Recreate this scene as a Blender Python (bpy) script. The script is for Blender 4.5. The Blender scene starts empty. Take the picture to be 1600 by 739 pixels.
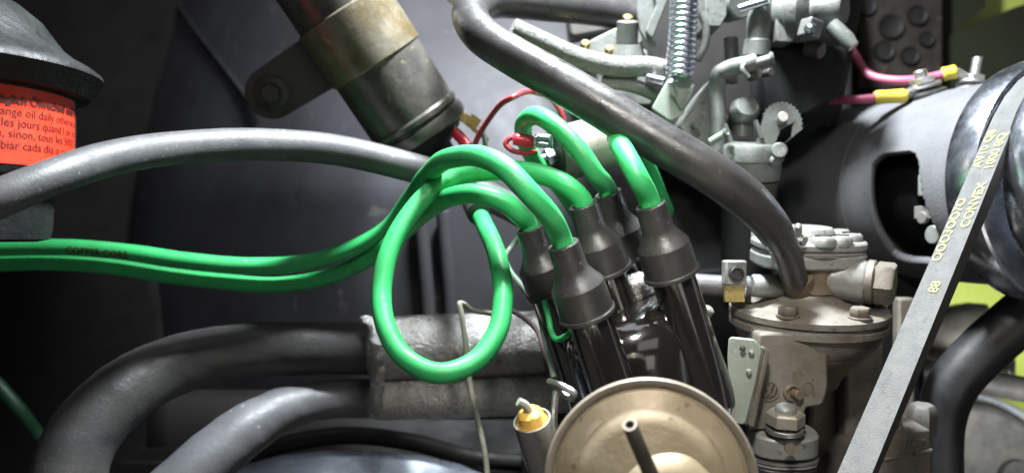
import bpy, bmesh, math, random
from mathutils import Vector, Matrix
from mathutils import noise as mnoise
random.seed(7)
R_ = math.radians
scene = bpy.context.scene
col = scene.collection

# ------------------------------------------------------------------ camera
FPX = 1256.0                       # focal length in pixels of a 1600 px wide picture
PITCH = R_(3.5)
CAM = Vector((0.0, -0.42, 0.60))
cd = bpy.data.cameras.new('camera')
cam = bpy.data.objects.new('camera', cd)
col.objects.link(cam)
cd.sensor_fit = 'HORIZONTAL'; cd.sensor_width = 36.0
cd.lens = 36.0 * FPX / 1600.0
cd.clip_start = 0.01; cd.clip_end = 50
cam.location = CAM
cam.rotation_euler = (R_(90) - PITCH, 0, 0)
cd.dof.use_dof = True; cd.dof.focus_distance = 0.345; cd.dof.aperture_fstop = 7.0
scene.camera = cam

# ------------------------------------------------------------------ world, lamps, exposure
w = bpy.data.worlds.new('World'); scene.world = w; w.use_nodes = True
bg = w.node_tree.nodes['Background']
bg.inputs[0].default_value = (0.75, 0.85, 1.0, 1); bg.inputs[1].default_value = 0.05
scene.view_settings.view_transform = 'Standard'
scene.view_settings.look = 'None'
scene.view_settings.exposure = 0.0
scene.view_settings.gamma = 1.0

CR = Vector((1, 0, 0))
CU = Vector((0, math.sin(PITCH), math.cos(PITCH)))
CF = Vector((0, math.cos(PITCH), -math.sin(PITCH)))
def V(a, b, c=0.0):
    "direction from right, down, away"
    return CR * a - CU * b + CF * c
def W(x, y, d):
    "point of the place: x, y as seen in the photograph, d metres away"
    return CAM + V((x - 800.0) / FPX * d, (y - 369.5) / FPX * d, d)
def px(n, d): return n * d / FPX

def lamp(name, loc, target, power, sx, sy, colour):
    l = bpy.data.lights.new(name, 'AREA'); l.shape = 'RECTANGLE'
    l.size = sx; l.size_y = sy; l.energy = power; l.color = colour
    o = bpy.data.objects.new(name, l); col.objects.link(o); o.location = loc
    o.rotation_euler = (target - loc).to_track_quat('-Z', 'Y').to_euler()
    return o
lamp('inspection_lamp', W(945, -930, 0.37), W(860, 330, 0.42), 13.0, 0.10, 0.05, (0.90, 0.96, 1.0))
fill_lamp = lamp('front_fill', W(800, 369.5, 0.30) + V(0.02, -0.19, -0.20), W(1120, 560, 0.37), 0.22, 0.035, 0.035, (1.0, 0.95, 0.88)); fill_lamp.data.spread = R_(62)  # unseen fill added near the camera for canister and pump
lamp('top_fill', CAM + Vector((-0.2, 0.25, 1.1)), W(500, 400, 0.4), 3.2, 0.9, 0.5, (0.92, 0.96, 1.0))  # added overhead fill, unseen; gives the chrome something bright to reflect
lamp('rear_fill', CAM + Vector((0.45, -0.75, 0.35)), W(900, 400, 0.4), 1.2, 0.8, 0.5, (1.0, 0.95, 0.88))  # added behind the camera to put reflections in cap and pulley
lamp('low_fill', CAM + Vector((0.28, -0.30, -0.26)), W(960, 560, 0.35), 0.40, 0.34, 0.26, (1.0, 0.93, 0.85))  # added low in front for reflected stripes on the cap towers
bay = lamp('bay_fill', W(1720, 800, 0.44), W(1535, 560, 0.68), 0.22, 0.06, 0.06, (1.0, 1.0, 0.92)); bay.data.spread = R_(70)  # added to brighten the green panel and drum at lower right

# ------------------------------------------------------------------ materials
def mat(name, c1, c2=None, rough=0.5, metal=0.0, scale=60, bump=0.15, bscale=500, bdist=0.0006,
        spots=None, spot_scale=300, spot_amt=0.35, rvar=0.15, coat=0.0, wear=None, spec=0.5, mid=0.5):
    m = bpy.data.materials.new(name); m.use_nodes = True
    nt = m.node_tree; N = nt.nodes; L = nt.links
    b = N['Principled BSDF']
    b.inputs['Metallic'].default_value = metal
    b.inputs['Specular IOR Level'].default_value = spec
    b.inputs['Coat Weight'].default_value = coat
    tc = N.new('ShaderNodeTexCoord')
    def noise(sc, det=5, rg=0.6):
        n = N.new('ShaderNodeTexNoise'); n.inputs['Scale'].default_value = sc
        n.inputs['Detail'].default_value = det; n.inputs['Roughness'].default_value = rg
        L.new(tc.outputs['Object'], n.inputs['Vector']); return n
    def ramp(src, a, z):
        r = N.new('ShaderNodeMapRange'); r.inputs[1].default_value = a; r.inputs[2].default_value = z
        L.new(src, r.inputs[0]); return r.outputs[0]
    def mix(fac, a, bcol):
        x = N.new('ShaderNodeMix'); x.data_type = 'RGBA'
        if fac is not None: L.new(fac, x.inputs[0])
        for i, v in ((6, a), (7, bcol)):
            if isinstance(v, tuple): x.inputs[i].default_value = (*v, 1)
            else: L.new(v, x.inputs[i])
        return x.outputs[2]
    c2 = c2 or tuple(v * 0.7 for v in c1)
    n1 = noise(scale)
    f1 = ramp(n1.outputs[0], mid - 0.18, mid + 0.18)
    colr = mix(f1, c1, c2)
    n2 = noise(spot_scale, 3, 0.7)
    if spots:
        a = 0.72 - spot_amt * 0.35
        colr = mix(ramp(n2.outputs[0], a, a + 0.10), colr, spots)
    if wear:                       # scraped bare patches with a shape of their own
        n4 = noise(scale * 0.7 + 11, 8, 0.75)
        colr = mix(ramp(n4.outputs[0], 0.60, 0.66), colr, wear)
    L.new(colr, b.inputs['Base Color'])
    rr = N.new('ShaderNodeMapRange'); rr.inputs[1].default_value = 0.3; rr.inputs[2].default_value = 0.7
    rr.inputs[3].default_value = max(0.03, rough - rvar); rr.inputs[4].default_value = min(1, rough + rvar)
    n3 = noise(scale * 2.3 + 5, 6, 0.7); L.new(n3.outputs[0], rr.inputs[0]); L.new(rr.outputs[0], b.inputs['Roughness'])
    if bump:
        bp = N.new('ShaderNodeBump'); bp.inputs['Strength'].default_value = bump; bp.inputs['Distance'].default_value = bdist
        nb = noise(bscale, 4, 0.65); L.new(nb.outputs[0], bp.inputs['Height']); L.new(bp.outputs[0], b.inputs['Normal'])
    return m

M = {}
M['rubber'] = mat('dusty hose rubber', (.056, .057, .062), (.085, .083, .082), .50, scale=45, bump=.3, bscale=900, spots=(.24, .23, .21), spot_amt=.25, spot_scale=420)
M['hose_dark'] = mat('dark hose rubber', (.022, .0215, .0225), (.042, .040, .038), .36, scale=40, bump=.25, bscale=800, spots=(.10, .095, .085), spot_amt=.2, spot_scale=240)
M['boot'] = mat('boot rubber', (.025, .0245, .025), (.042, .040, .038), .38, scale=90, bump=.25, bscale=1000, spots=(.12, .115, .11), spot_amt=.24, spot_scale=420)
M['green'] = mat('green silicone', (.032, .44, .125), (.036, .35, .105), .46, scale=55, bump=.15, bscale=700, spots=(.14, .32, .18), spot_amt=.24, spot_scale=200, rvar=.16, wear=(.024, .22, .075))
M['bakelite'] = mat('brown black bakelite', (.009, .0080, .0075), (.014, .011, .010), .15, scale=45, bump=.05, bscale=500, spots=(.06, .05, .04), spot_amt=.12, spot_scale=400, rvar=.07, spec=1.0, coat=.7)
M['alu'] = mat('dusty cast aluminium', (.20, .20, .19), (.14, .13, .115), .50, .3, scale=70, bump=.35, bscale=700, spots=(.09, .07, .05), spot_amt=.3)
M['alu_light'] = mat('pale cast aluminium', (.24, .25, .232), (.17, .172, .155), .46, .25, scale=80, bump=.35, bscale=600, spots=(.09, .08, .055), spot_amt=.3, spot_scale=200)
M['alu_rough'] = mat('rough sand cast aluminium', (.44, .44, .435), (.25, .24, .22), .30, .55, scale=36, bump=.9, bscale=480, bdist=.0018, spots=(.10, .085, .07), spot_amt=.33, spot_scale=150)
M['brown'] = mat('oily brown casting', (.095, .068, .040), (.165, .13, .088), .45, .15, scale=70, bump=.3, bscale=500, spots=(.035, .025, .015), spot_amt=.3)
M['tan'] = mat('grey tan dirty casting', (.165, .155, .138), (.098, .080, .058), .55, .15, scale=52, bump=.5, bscale=500, spots=(.055, .042, .028), spot_amt=.32, spot_scale=150, wear=(.095, .066, .038), mid=.47)
M['canister'] = mat('dusty gold passivated steel', (.285, .24, .165), (.165, .115, .055), .50, .2, scale=22, bump=.35, bscale=380, spots=(.075, .048, .022), spot_amt=.32, spot_scale=95, wear=(.33, .315, .28))
M['canister_rim'] = mat('worn steel rim', (.30, .27, .22), (.22, .185, .14), .42, .4, scale=60, bump=.15, spots=(.12, .09, .05), spot_amt=.25)
M['gen'] = mat('dusty grey black paint', (.105, .105, .112), (.13, .13, .137), .68, scale=38, bump=.5, bscale=520, spots=(.06, .06, .065), spot_amt=.22, spot_scale=180, spec=.25)
M['black'] = mat('black paint', (.016, .016, .018), (.028, .027, .026), .45, scale=40, bump=.15)
M['deep'] = mat('shade black', (.0035, .0035, .004), (.006, .006, .006), .75, scale=40, bump=.1, spec=.25)  # near black put in for shade, in the brush window and by the carburettor
M['shroud'] = mat('grimy fan shroud paint', (.050, .050, .057), (.030, .028, .030), .56, scale=7, bump=.2, bscale=80, spots=(.09, .086, .08), spot_amt=.22, spot_scale=40, spec=.15, rvar=.12, wear=(.030, .027, .026))
M['chrome'] = mat('dulled chrome', (.82, .86, .96), (.68, .72, .82), .25, 1.0, scale=40, bump=.03, bscale=160, spots=(.38, .38, .40), spot_amt=.06, spot_scale=150, rvar=.07)
M['copper'] = mat('copper lacquer', (.62, .40, .24), (.52, .32, .18), .35, .7, scale=60, bump=.05)
M['carb'] = mat('grey carburettor alloy', (.150, .158, .150), (.095, .10, .09), .46, .25, scale=85, bump=.4, bscale=600, spots=(.05, .045, .035), spot_amt=.32, spot_scale=190, wear=(.20, .21, .20))
M['steel'] = mat('dull steel', (.45, .45, .44), (.32, .31, .29), .38, .85, scale=90, bump=.15, spots=(.18, .14, .1), spot_amt=.2)
M['zinc'] = mat('bright zinc', (.66, .70, .76), (.52, .56, .64), .24, 1.0, scale=90, bump=.08, rvar=.08)
M['brass'] = mat('yellow brass', (.70, .56, .24), (.55, .42, .16), .32, .9, scale=120, bump=.1)
M['coil'] = mat('worn coil can lacquer', (.062, .060, .056), (.12, .112, .098), .33, .45, scale=50, bump=.4, bscale=220, spots=(.24, .20, .11), spot_amt=.22, spot_scale=70, wear=(.26, .235, .18))
M['strap'] = mat('worn gold clamp strap', (.22, .205, .165), (.12, .088, .04), .36, .5, scale=48, bump=.35, bscale=200, spots=(.34, .33, .30), spot_amt=.28, spot_scale=80)
M['red_label'] = mat('red paper label', (.78, .045, .016), (.70, .035, .014), .45, scale=50, bump=.03, spots=(.62, .05, .03), spot_amt=.12)
M['ink'] = mat('black ink', (.06, .012, .008), (.10, .015, .01), .5, scale=90, bump=0)
M['cleaner'] = mat('black oily enamel', (.009, .010, .0105), (.017, .018, .018), .50, scale=45, bump=.7, bscale=420, spots=(.055, .058, .056), spot_amt=.2, spot_scale=350, spec=.3)
M['green_shaded'] = mat('greasy green cable', (.008, .055, .022), (.006, .03, .013), .5, scale=60)  # shaded copy of the lead green, the shade is in the colour
M['red_wire'] = mat('faded red wire', (.42, .035, .045), (.30, .028, .035), .4, scale=60, bump=.05)
M['dark_wire'] = mat('dark purple wire', (.06, .03, .035), None, .45)
M['red_sleeve'] = mat('bright red sleeve', (.72, .03, .06), (.62, .02, .05), .32, scale=80, bump=.05)
M['pink'] = mat('faded pink wire', (.46, .11, .19), (.34, .08, .14), .45, scale=60, bump=.05, spots=(.2, .1, .12), spot_amt=.2)
M['yellow'] = mat('yellow crimp sleeve', (.70, .57, .06), (.52, .40, .05), .40, scale=120, bump=.1, spots=(.3, .22, .06), spot_amt=.2)
M['yellow_ink'] = mat('worn yellow belt print', (.42, .41, .10), (.15, .15, .11), .8, scale=420, bump=.05)
M['belt'] = mat('dusty belt fabric', (.088, .089, .089), (.118, .118, .114), .85, scale=90, bump=.9, bscale=1500, bdist=.0006, spots=(.045, .044, .042), spot_amt=.3, spot_scale=700, wear=(.075, .072, .062))
M['belt_side'] = mat('belt rubber', (.055, .052, .046), None, .8, scale=120, bump=.4, bscale=900)
M['pale_plate'] = mat('pale green zinc plate', (.28, .32, .275), (.22, .25, .215), .45, .35, scale=70, bump=.25, spots=(.66, .66, .60), spot_amt=.22, spot_scale=160)
M['valve'] = mat('stained pale zinc', (.33, .315, .275), (.24, .22, .17), .46, .4, scale=70, bump=.3, bscale=300, spots=(.14, .12, .08), spot_amt=.38, spot_scale=130)
M['epoxy'] = mat('orange epoxy', (.72, .40, .06), (.80, .52, .14), .4, scale=200, bump=.3, bscale=300)
M['condenser'] = mat('grey condenser can', (.36, .355, .33), (.28, .27, .24), .34, .8, scale=80, bump=.12)
M['bare_wire'] = mat('pale grey green wire', (.36, .38, .31), (.26, .27, .21), .45, scale=90, bump=.1)
M['green_wire'] = mat('pale green wire', (.22, .30, .24), (.14, .19, .15), .45, scale=90, bump=.1)
M['braid'] = mat('grey braid', (.20, .20, .185), (.13, .128, .115), .8, scale=300, bump=1.0, bscale=700, bdist=.0015, spots=(.07, .068, .06), spot_amt=.4, spot_scale=900)
M['pipe'] = mat('dark manifold pipe', (.036, .036, .037), (.058, .054, .050), .48, .1, scale=26, bump=.45, bscale=420, spots=(.20, .19, .18), spot_amt=.10, spot_scale=130, rvar=.2, spec=.3)  # upper pipe, darker than the lower one
M['pipe_light'] = mat('grey pipe', (.075, .077, .083), (.10, .10, .105), .50, .1, scale=30, bump=.3, bscale=420, spots=(.3, .29, .27), spot_amt=.14, spot_scale=120, spec=.3)
M['tin'] = mat('grimy tin and tab shade', (.026, .023, .021), (.046, .040, .035), .5, scale=22, bump=.2, bscale=150, spots=(.014, .012, .011), spot_amt=.3, spot_scale=60)  # also the shade colour of the coil tab and its bolt
M['tin_light'] = mat('pale streaked metal', (.30, .33, .38), (.18, .20, .24), .35, .4, scale=26, bump=.25, bscale=140, spots=(.55, .58, .62), spot_amt=.25, spot_scale=60)
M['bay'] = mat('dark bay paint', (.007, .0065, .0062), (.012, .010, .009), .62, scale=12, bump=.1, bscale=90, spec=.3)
M['brownpanel'] = mat('brown sound board', (.034, .028, .023), (.016, .013, .011), .85, scale=60, bump=.6, bscale=200, spots=(.06, .05, .04), spot_amt=.3, spot_scale=90, spec=.2)
M['shade_olive'] = mat('olive body shade', (.022, .024, .012), (.014, .015, .009), .8, scale=14, bump=.2, spec=.2)  # body green darkened to olive, painted in place of shade
M['body_green'] = mat('yellow green body paint', (.44, .50, .11), (.38, .45, .09), .35, scale=14, bump=.02)
M['gasket'] = mat('grey gasket', (.20, .19, .18), None, .7)

# ------------------------------------------------------------------ mesh helpers
WLOC = {}                          # world place of every object (all unrotated)
class MB:
    def __init__(s): s.v = []; s.f = []; s.mi = []
    def add(s, vs, fs, mi=0):
        o = len(s.v); s.v += [Vector(p) for p in vs]; s.f += [tuple(i + o for i in f) for f in fs]; s.mi += [mi] * len(fs)
        return s
    # --- shapes
    def lathe(s, prof, o, ax, n=40, mi=0, ref=None, a0=0.0, squash=1.0, caps=True):
        ax = ax.normalized(); u, v = frame(ax, ref); vs = []; fs = []
        for (r, h) in prof:
            for k in range(n):
                a = a0 + 2 * math.pi * k / n
                vs.append(o + ax * h + (u * math.cos(a) + v * (math.sin(a) * squash)) * max(r, 1e-6))
        m = len(prof)
        for i in range(m - 1):
            for k in range(n):
                k2 = (k + 1) % n
                fs.append((i * n + k, i * n + k2, (i + 1) * n + k2, (i + 1) * n + k))
        if caps and prof[0][0] > 1e-5: fs.append(tuple(reversed(range(n))))
        if caps and prof[-1][0] > 1e-5: fs.append(tuple((m - 1) * n + k for k in range(n)))
        return s.add(vs, fs, mi)
    def tube(s, pts, rad, n=16, sub=8, mi=0, cap=True, flat=1.0):
        P, Rr = smooth_path(pts, rad, sub); vs = []; fs = []
        t = (P[1] - P[0]).normalized(); u, v = frame(t)
        for i, p in enumerate(P):
            t2 = (P[min(i + 1, len(P) - 1)] - P[max(i - 1, 0)]).normalized()
            q = t.rotation_difference(t2); u = q @ u; v = q @ v; t = t2
            for k in range(n):
                a = 2 * math.pi * k / n
                vs.append(p + (u * math.cos(a) + v * math.sin(a) * flat) * Rr[i])
        m = len(P)
        for i in range(m - 1):
            for k in range(n):
                k2 = (k + 1) % n
                fs.append((i * n + k, i * n + k2, (i + 1) * n + k2, (i + 1) * n + k))
        if cap:
            fs.append(tuple(reversed(range(n)))); fs.append(tuple((m - 1) * n + k for k in range(n)))
        return s.add(vs, fs, mi)
    def box(s, c, x, y, z, mi=0):
        "half vectors x y z"
        vs = [c + x * i + y * j + z * k for i in (-1, 1) for j in (-1, 1) for k in (-1, 1)]
        fs = [(0, 1, 3, 2), (4, 6, 7, 5), (0, 4, 5, 1), (2, 3, 7, 6), (0, 2, 6, 4), (1, 5, 7, 3)]
        return s.add(vs, fs, mi)
    def prism(s, poly, th, mi=0):
        "poly: list of world points; th: thickness vector"
        n = len(poly); vs = list(poly) + [p + th for p in poly]
        fs = [tuple(range(n)), tuple(reversed(range(n, 2 * n)))]
        for k in range(n):
            k2 = (k + 1) % n
            fs.append((k2, k, n + k, n + k2))
        return s.add(vs, fs, mi)
    def grid(s, fn, nu, nv, mi=0, skip=None):
        vs = [fn(i / nu, j / nv) for j in range(nv + 1) for i in range(nu + 1)]; fs = []
        for j in range(nv):
            for i in range(nu):
                if skip and skip((i + .5) / nu, (j + .5) / nv): continue
                a = j * (nu + 1) + i
                fs.append((a, a + 1, a + nu + 2, a + nu + 1))
        return s.add(vs, fs, mi)
    def build(s, name, m, parent=None, bev=0.0, segs=2, sharp=40, kind=None, solid=0.0, origin=None, rough=0.0, rscale=120, weld=False):
        me = bpy.data.meshes.new(name)
        if rough:
            s.v = [p + mnoise.noise_vector(p * rscale) * rough for p in s.v]
        lo = Vector((min(p[i] for p in s.v) for i in range(3))); hi = Vector((max(p[i] for p in s.v) for i in range(3)))
        wl = origin or Vector(((lo.x + hi.x) / 2, (lo.y + hi.y) / 2, lo.z if parent is None else (lo.z + hi.z) / 2))
        me.from_pydata([tuple(p - wl) for p in s.v], [], s.f)
        ms = m if isinstance(m, (list, tuple)) else [m]
        for x in ms: me.materials.append(x if not isinstance(x, str) else M[x])
        me.polygons.foreach_set('material_index', s.mi)
        bm = bmesh.new(); bm.from_mesh(me)
        bmesh.ops.remove_doubles(bm, verts=bm.verts, dist=1e-6)
        bmesh.ops.recalc_face_normals(bm, faces=bm.faces)
        bm.to_mesh(me); bm.free()
        me.polygons.foreach_set('use_smooth', [True] * len(me.polygons))
        me.set_sharp_from_angle(angle=R_(sharp))
        o = bpy.data.objects.new(name, me); col.objects.link(o)
        if solid:
            sm = o.modifiers.new('thickness', 'SOLIDIFY'); sm.thickness = solid; sm.offset = 0
        if bev:
            b = o.modifiers.new('bevel', 'BEVEL'); b.width = bev; b.segments = segs; b.limit_method = 'ANGLE'; b.angle_limit = R_(40)
            b.harden_normals = False
        if parent is not None:
            o.parent = parent; o.location = wl - WLOC[parent.name]
        else: o.location = wl
        WLOC[o.name] = wl.copy()
        if kind: o['kind'] = kind
        return o
def frame(ax, ref=None):
    ax = ax.normalized()
    r = ref or (CF if abs(ax.dot(CF)) < 0.8 else CU)
    u = (r - ax * r.dot(ax)).normalized(); v = ax.cross(u)
    return u, v
def smooth_path(pts, rad, sub):
    n = len(pts)
    rs = rad if isinstance(rad, (list, tuple)) else [rad] * n
    if n == 2 or sub <= 1: return list(pts), list(rs)
    P = []; Rr = []
    for i in range(n - 1):
        p0 = pts[max(i - 1, 0)]; p1 = pts[i]; p2 = pts[i + 1]; p3 = pts[min(i + 2, n - 1)]
        d0 = max((p1 - p0).length, 1e-9) ; d1 = max((p2 - p1).length, 1e-9); d2 = max((p3 - p2).length, 1e-9)
        m1 = ((p1 - p0) / d0 - (p2 - p0) / (d0 + d1) + (p2 - p1) / d1) * d1 if i > 0 else (p2 - p1)
        m2 = ((p2 - p1) / d1 - (p3 - p1) / (d1 + d2) + (p3 - p2) / d2) * d1 if i < n - 2 else (p2 - p1)
        for k in range(sub):
            t = k / sub; t2 = t * t; t3 = t2 * t
            P.append(p1 * (2 * t3 - 3 * t2 + 1) + m1 * (t3 - 2 * t2 + t) + p2 * (3 * t2 - 2 * t3) + m2 * (t3 - t2))
            Rr.append(rs[i] + (rs[i + 1] - rs[i]) * (t2 * (3 - 2 * t)))
    P.append(pts[-1]); Rr.append(rs[-1]); return P, Rr
def WW(lst): return [W(*p) for p in lst]
def tag(o, label, cat, group=None):
    o['label'] = label; o['category'] = cat
    if group: o['group'] = group
    return o
def thing(name, loc, label, cat, group=None):
    o = bpy.data.objects.new(name, None); col.objects.link(o); o.location = loc
    o.empty_display_size = 0.02
    WLOC[o.name] = loc.copy()
    return tag(o, label, cat, group)
def text_mesh(txt, size, bold=0.0, extrude=0.0):
    cu = bpy.data.curves.new('lettering', 'FONT'); cu.body = txt; cu.size = size; cu.offset = bold; cu.extrude = extrude
    cu.resolution_u = 3
    ob = bpy.data.objects.new('lettering', cu); col.objects.link(ob)
    dg = bpy.context.evaluated_depsgraph_get(); me = bpy.data.meshes.new_from_object(ob.evaluated_get(dg))
    vs = [v.co.copy() for v in me.vertices]; fs = [tuple(p.vertices) for p in me.polygons]
    bpy.data.objects.remove(ob); bpy.data.curves.remove(cu); bpy.data.meshes.remove(me)
    return vs, fs
def rounded(poly, r, seg=4):
    "round the corners of a planar polygon of world points"
    out = []; n = len(poly)
    for i in range(n):
        p = poly[i]; a = poly[i - 1] - p; b = poly[(i + 1) % n] - p
        ra = min(r, a.length * .45, b.length * .45)
        A = p + a.normalized() * ra; B = p + b.normalized() * ra
        for k in range(seg + 1):
            t = k / seg; out.append(A * (1 - t) ** 2 + p * 2 * t * (1 - t) + B * t * t)
    return out
def cyl(mb, o, ax, r, h0, h1, ch=None, n=32, mi=0):
    ch = ch if ch is not None else min(r, abs(h1 - h0)) * 0.12
    return mb.lathe([(r - ch, h0), (r, h0 + ch), (r, h1 - ch), (r - ch, h1)], o, ax, n, mi)
def hexnut(mb, o, ax, r, h, a0=0.0, mi=0):
    mb.lathe([(r * .90, 0), (r, h * .12), (r, h * .85), (r * .88, h)], o, ax, 6, mi, a0=a0); return mb

# ================================================================== SETTING
# back wall of the bay, floor tin and right hand body panel
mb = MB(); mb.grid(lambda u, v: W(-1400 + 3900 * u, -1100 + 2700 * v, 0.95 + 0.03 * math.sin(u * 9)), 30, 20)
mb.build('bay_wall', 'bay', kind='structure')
FLZ = W(800, 1050, 0.45).z
mb = MB(); mb.grid(lambda u, v: Vector((-0.9 + 1.9 * u, CAM.y + 0.10 + 0.95 * v, FLZ + 0.004 * mnoise.noise(Vector((u * 9, v * 9, 0))))), 40, 24)
mb.build('bay_floor', 'tin', kind='structure')

# yellow-green body panel behind on the right
t = thing('body_panel', W(1560, 800, 0.8), 'yellow green painted body panel seen behind the fan belt at the right', 'body panel')
mb = MB(); mb.grid(lambda u, v: W(1330 + 700 * u, -260 + 1300 * v, 0.80 - 0.03 * math.sin(u * 2.5)), 16, 24)
mb.build('sheet', 'body_green', t, solid=.002)
mb = MB(); mb.tube(WW([(1540, 570, .70), (1600, 540, .69), (1700, 490, .68)]), .0035, 10)
tag(mb.build('green_cable', 'green'), 'thin bright green cable crossing the yellow green panel at the right edge', 'cable')

# brown firewall board with holes
t = thing('firewall_board', W(1430, 130, .72), 'dim brown board with round holes behind the generator', 'board')
cen = [(1391, 42, 15), (1380, 80, 12), (1420, 88, 11), (1432, 25, 12), (1446, 62, 9), (1352, 10, 12)]
mb = MB()
def bfn(u, v): return W(1340 + 130 * u, -60 + 200 * v, .72)
mb.grid(bfn, 65, 100, skip=lambda u, v: any((1340 + 130 * u - a) ** 2 + (-60 + 200 * v - b) ** 2 < r * r for a, b, r in cen))
mb.build('panel', 'brownpanel', t, solid=.004)
for a, b, r in cen:
    q = MB(); q.lathe([(px(r * .99, .72), -.001), (px(r * 1.25, .72), -.0025), (px(r * 1.3, .72), 0.0), (px(r, .72), .001)], W(a, b, .717), CF, 20)
    q.build('grommet', 'bay', t)

mb = MB(); mb.prism(WW([(1330, -300, .74), (1545, -300, .74), (1540, 10, .74), (1480, 60, .74), (1476, 190, .74), (1330, 190, .74)]), CF * .004); mb.build('shade_sheet', 'shade_olive', t)  # added dark sheet, stands in for shade on the body panel
mb = MB(); mb.prism(WW([(1470, 62, .735), (1580, 14, .735), (1800, -60, .735), (1800, 330, .735), (1470, 330, .735)]), CF * .004); mb.build('shade_sheet', 'shade_olive', t)  # second added sheet, coloured as the shaded upper right corner
# fan shroud: big painted sheet metal housing
def shroud_pt(u, v):
    y = -150 + 800 * v
    xl = 215 + max(0.0, 250 - y) * 0.16 if y < 250 else 215 - (y - 250) * .12
    x = xl + (1330 - xl) * u ** 1.3
    bul = 0.055 * math.cos((u - .45) * 2.0) * math.cos((v - .35) * 1.4)
    back = 0.36 * max(0.0, .44 - u) ** 1.4 / .44 ** 1.4
    dent = 0.008 * mnoise.noise(Vector((u * 3.1, v * 2.3, 4.2)))
    lean = 0.07 * (max(0.0, 300 - y) / 300) ** 1.25
    return W(x, y, 0.615 - bul + dent + back + lean)
t = thing('fan_shroud', W(760, 560, .62), 'grey blue painted sheet metal fan housing filling the background behind the green leads', 'fan housing')
mb = MB(); mb.grid(shroud_pt, 60, 44)
mb.build('housing', 'shroud', t, solid=.0016)
def on_shroud(x, y, lift=.002):
    "the point of the shroud sheet seen at x, y"
    best = min((shroud_pt(i / 120, (y + 150) / 800) for i in range(121)), key=lambda p: abs((p - CAM).dot(CR) / (p - CAM).dot(CF) * FPX + 800 - x))
    d = (best - CAM).dot(CF) - lift - .008
    return W(x, y, d)
mb = MB(); mb.tube([on_shroud(*p) for p in [(262, -20), (300, 40), (335, 86), (365, 125), (405, 180)]], .0022, 10)
mb.build('seam', 'black', t)
# vertical pressed ribs in the lower middle
for xa in (662, 698):
    q = MB(); q.tube([on_shroud(x, y, .001) for x, y in ((xa - 6, 330), (xa, 400), (xa + 6, 470), (xa + 10, 540))], .005, 12, flat=1.0)
    q.build('pressed_rib', 'shroud', t)
# dark panel, lower left
t = thing('heater_duct', W(130, 760, .6), 'dim brown black duct panel in the lower left corner under the paired leads', 'duct')
mb = MB(); mb.grid(lambda u, v: W(-160 + 400 * u + 20 * math.sin(v * 3), 392 + 450 * v, .58 + .10 * (u - .35) ** 2 + .14 * v), 24, 20)
mb.build('panel', 'bay', t, solid=.002)
mb = MB(); mb.tube(WW([(-60, 560, .58), (-5, 600, .57), (22, 630, .57), (60, 680, .58), (130, 760, .59)]), px(11, .57), 10)
tag(mb.build('green_cable', 'green_shaded'), 'dim green cable at the lower left edge of the picture', 'cable')

# ================================================================== MANIFOLD
t = thing('intake_manifold', W(640, 760, .47), 'grey intake manifold pipe with rough cast sleeve running behind the green loop', 'manifold')
mb = MB(); D = [(95, 900, .37, 56), (100, 780, .375, 57), (125, 690, .385, 55), (185, 620, .40, 52), (270, 572, .425, 47), (370, 549, .445, 43), (480, 544, .455, 41), (600, 544, .46, 41)]
mb.tube([W(a, b, c) for a, b, c, r in D], [px(r, c) for a, b, c, r in D], 32, 10); mb.build('upper_pipe', 'pipe', t, rough=.0005, rscale=150)
mb = MB(); D = [(240, 800, .40, 48), (300, 742, .41, 46), (370, 682, .425, 42), (430, 645, .44, 36), (500, 626, .455, 30), (600, 622, .465, 30)]
mb.tube([W(a, b, c) for a, b, c, r in D], [px(r, c) for a, b, c, r in D], 28, 10); mb.build('lower_pipe', 'pipe_light', t, rough=.0005, rscale=150)
mb = MB()
mb.tube(WW([(574, 543, .46), (584, 543, .46), (600, 543, .46), (650, 541, .46), (730, 539, .46), (820, 535, .462), (960, 528, .465)]), [px(40, .46), px(47, .46), px(49, .46), px(49, .46), px(50, .46), px(49, .46), px(46, .46)], 44, 10)
mb.tube(WW([(574, 622, .462), (584, 622, .462), (600, 622, .462), (650, 621, .462), (730, 618, .462), (820, 614, .464), (960, 606, .468)]), [px(27, .46), px(32, .46), px(34, .46), px(34, .46), px(34, .46), px(34, .46), px(34, .46)], 36, 10)
mb.build('cast_sleeve', 'alu_rough', t, rough=.00025, rscale=160)
mb = MB(); mb.tube(WW([(566, 500, .432), (580, 505, .428), (588, 540, .424), (590, 575, .428), (588, 620, .432), (592, 650, .444)]), [px(7, .43), px(9, .43), px(10, .43), px(12, .43), px(10, .43), px(6, .43)], 10)
mb.build('casting_flash', 'alu_rough', t, rough=.0012, rscale=300)

# pale streaked tin below
t = thing('crankcase_tin', W(520, 830, .52), 'pale bluish curved metal below the two grey manifold pipes', 'engine tin')
mb = MB(); mb.grid(lambda u, v: W(330 + 430 * u, 705 + 150 * v - 30 * math.sin(u * math.pi) + 30, .53 - .05 * v - .01 * math.sin(u * 3.1)), 30, 14)
mb.build('curved_sheet', 'tin_light', t, solid=.002, rough=.002, rscale=40)
mb = MB(); mb.tube(WW([(330, 735, .535), (440, 695, .53), (540, 680, .53), (640, 690, .53), (740, 715, .53), (850, 725, .53)]), px(14, .53), 12); mb.build('rolled_edge', 'bay', t)
mb = MB(); mb.grid(lambda u, v: W(230 + 680 * u, 610 + 130 * v, .60 - .05 * v), 20, 8); mb.build('back_sheet', 'bay', t, solid=.002)
mb = MB(); mb.box(W(265, 735, .55), V(.028, 0, 0), V(0, .012, 0), V(0, 0, .02)); mb.build('ledge', 'tin', t, bev=.002)

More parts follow.
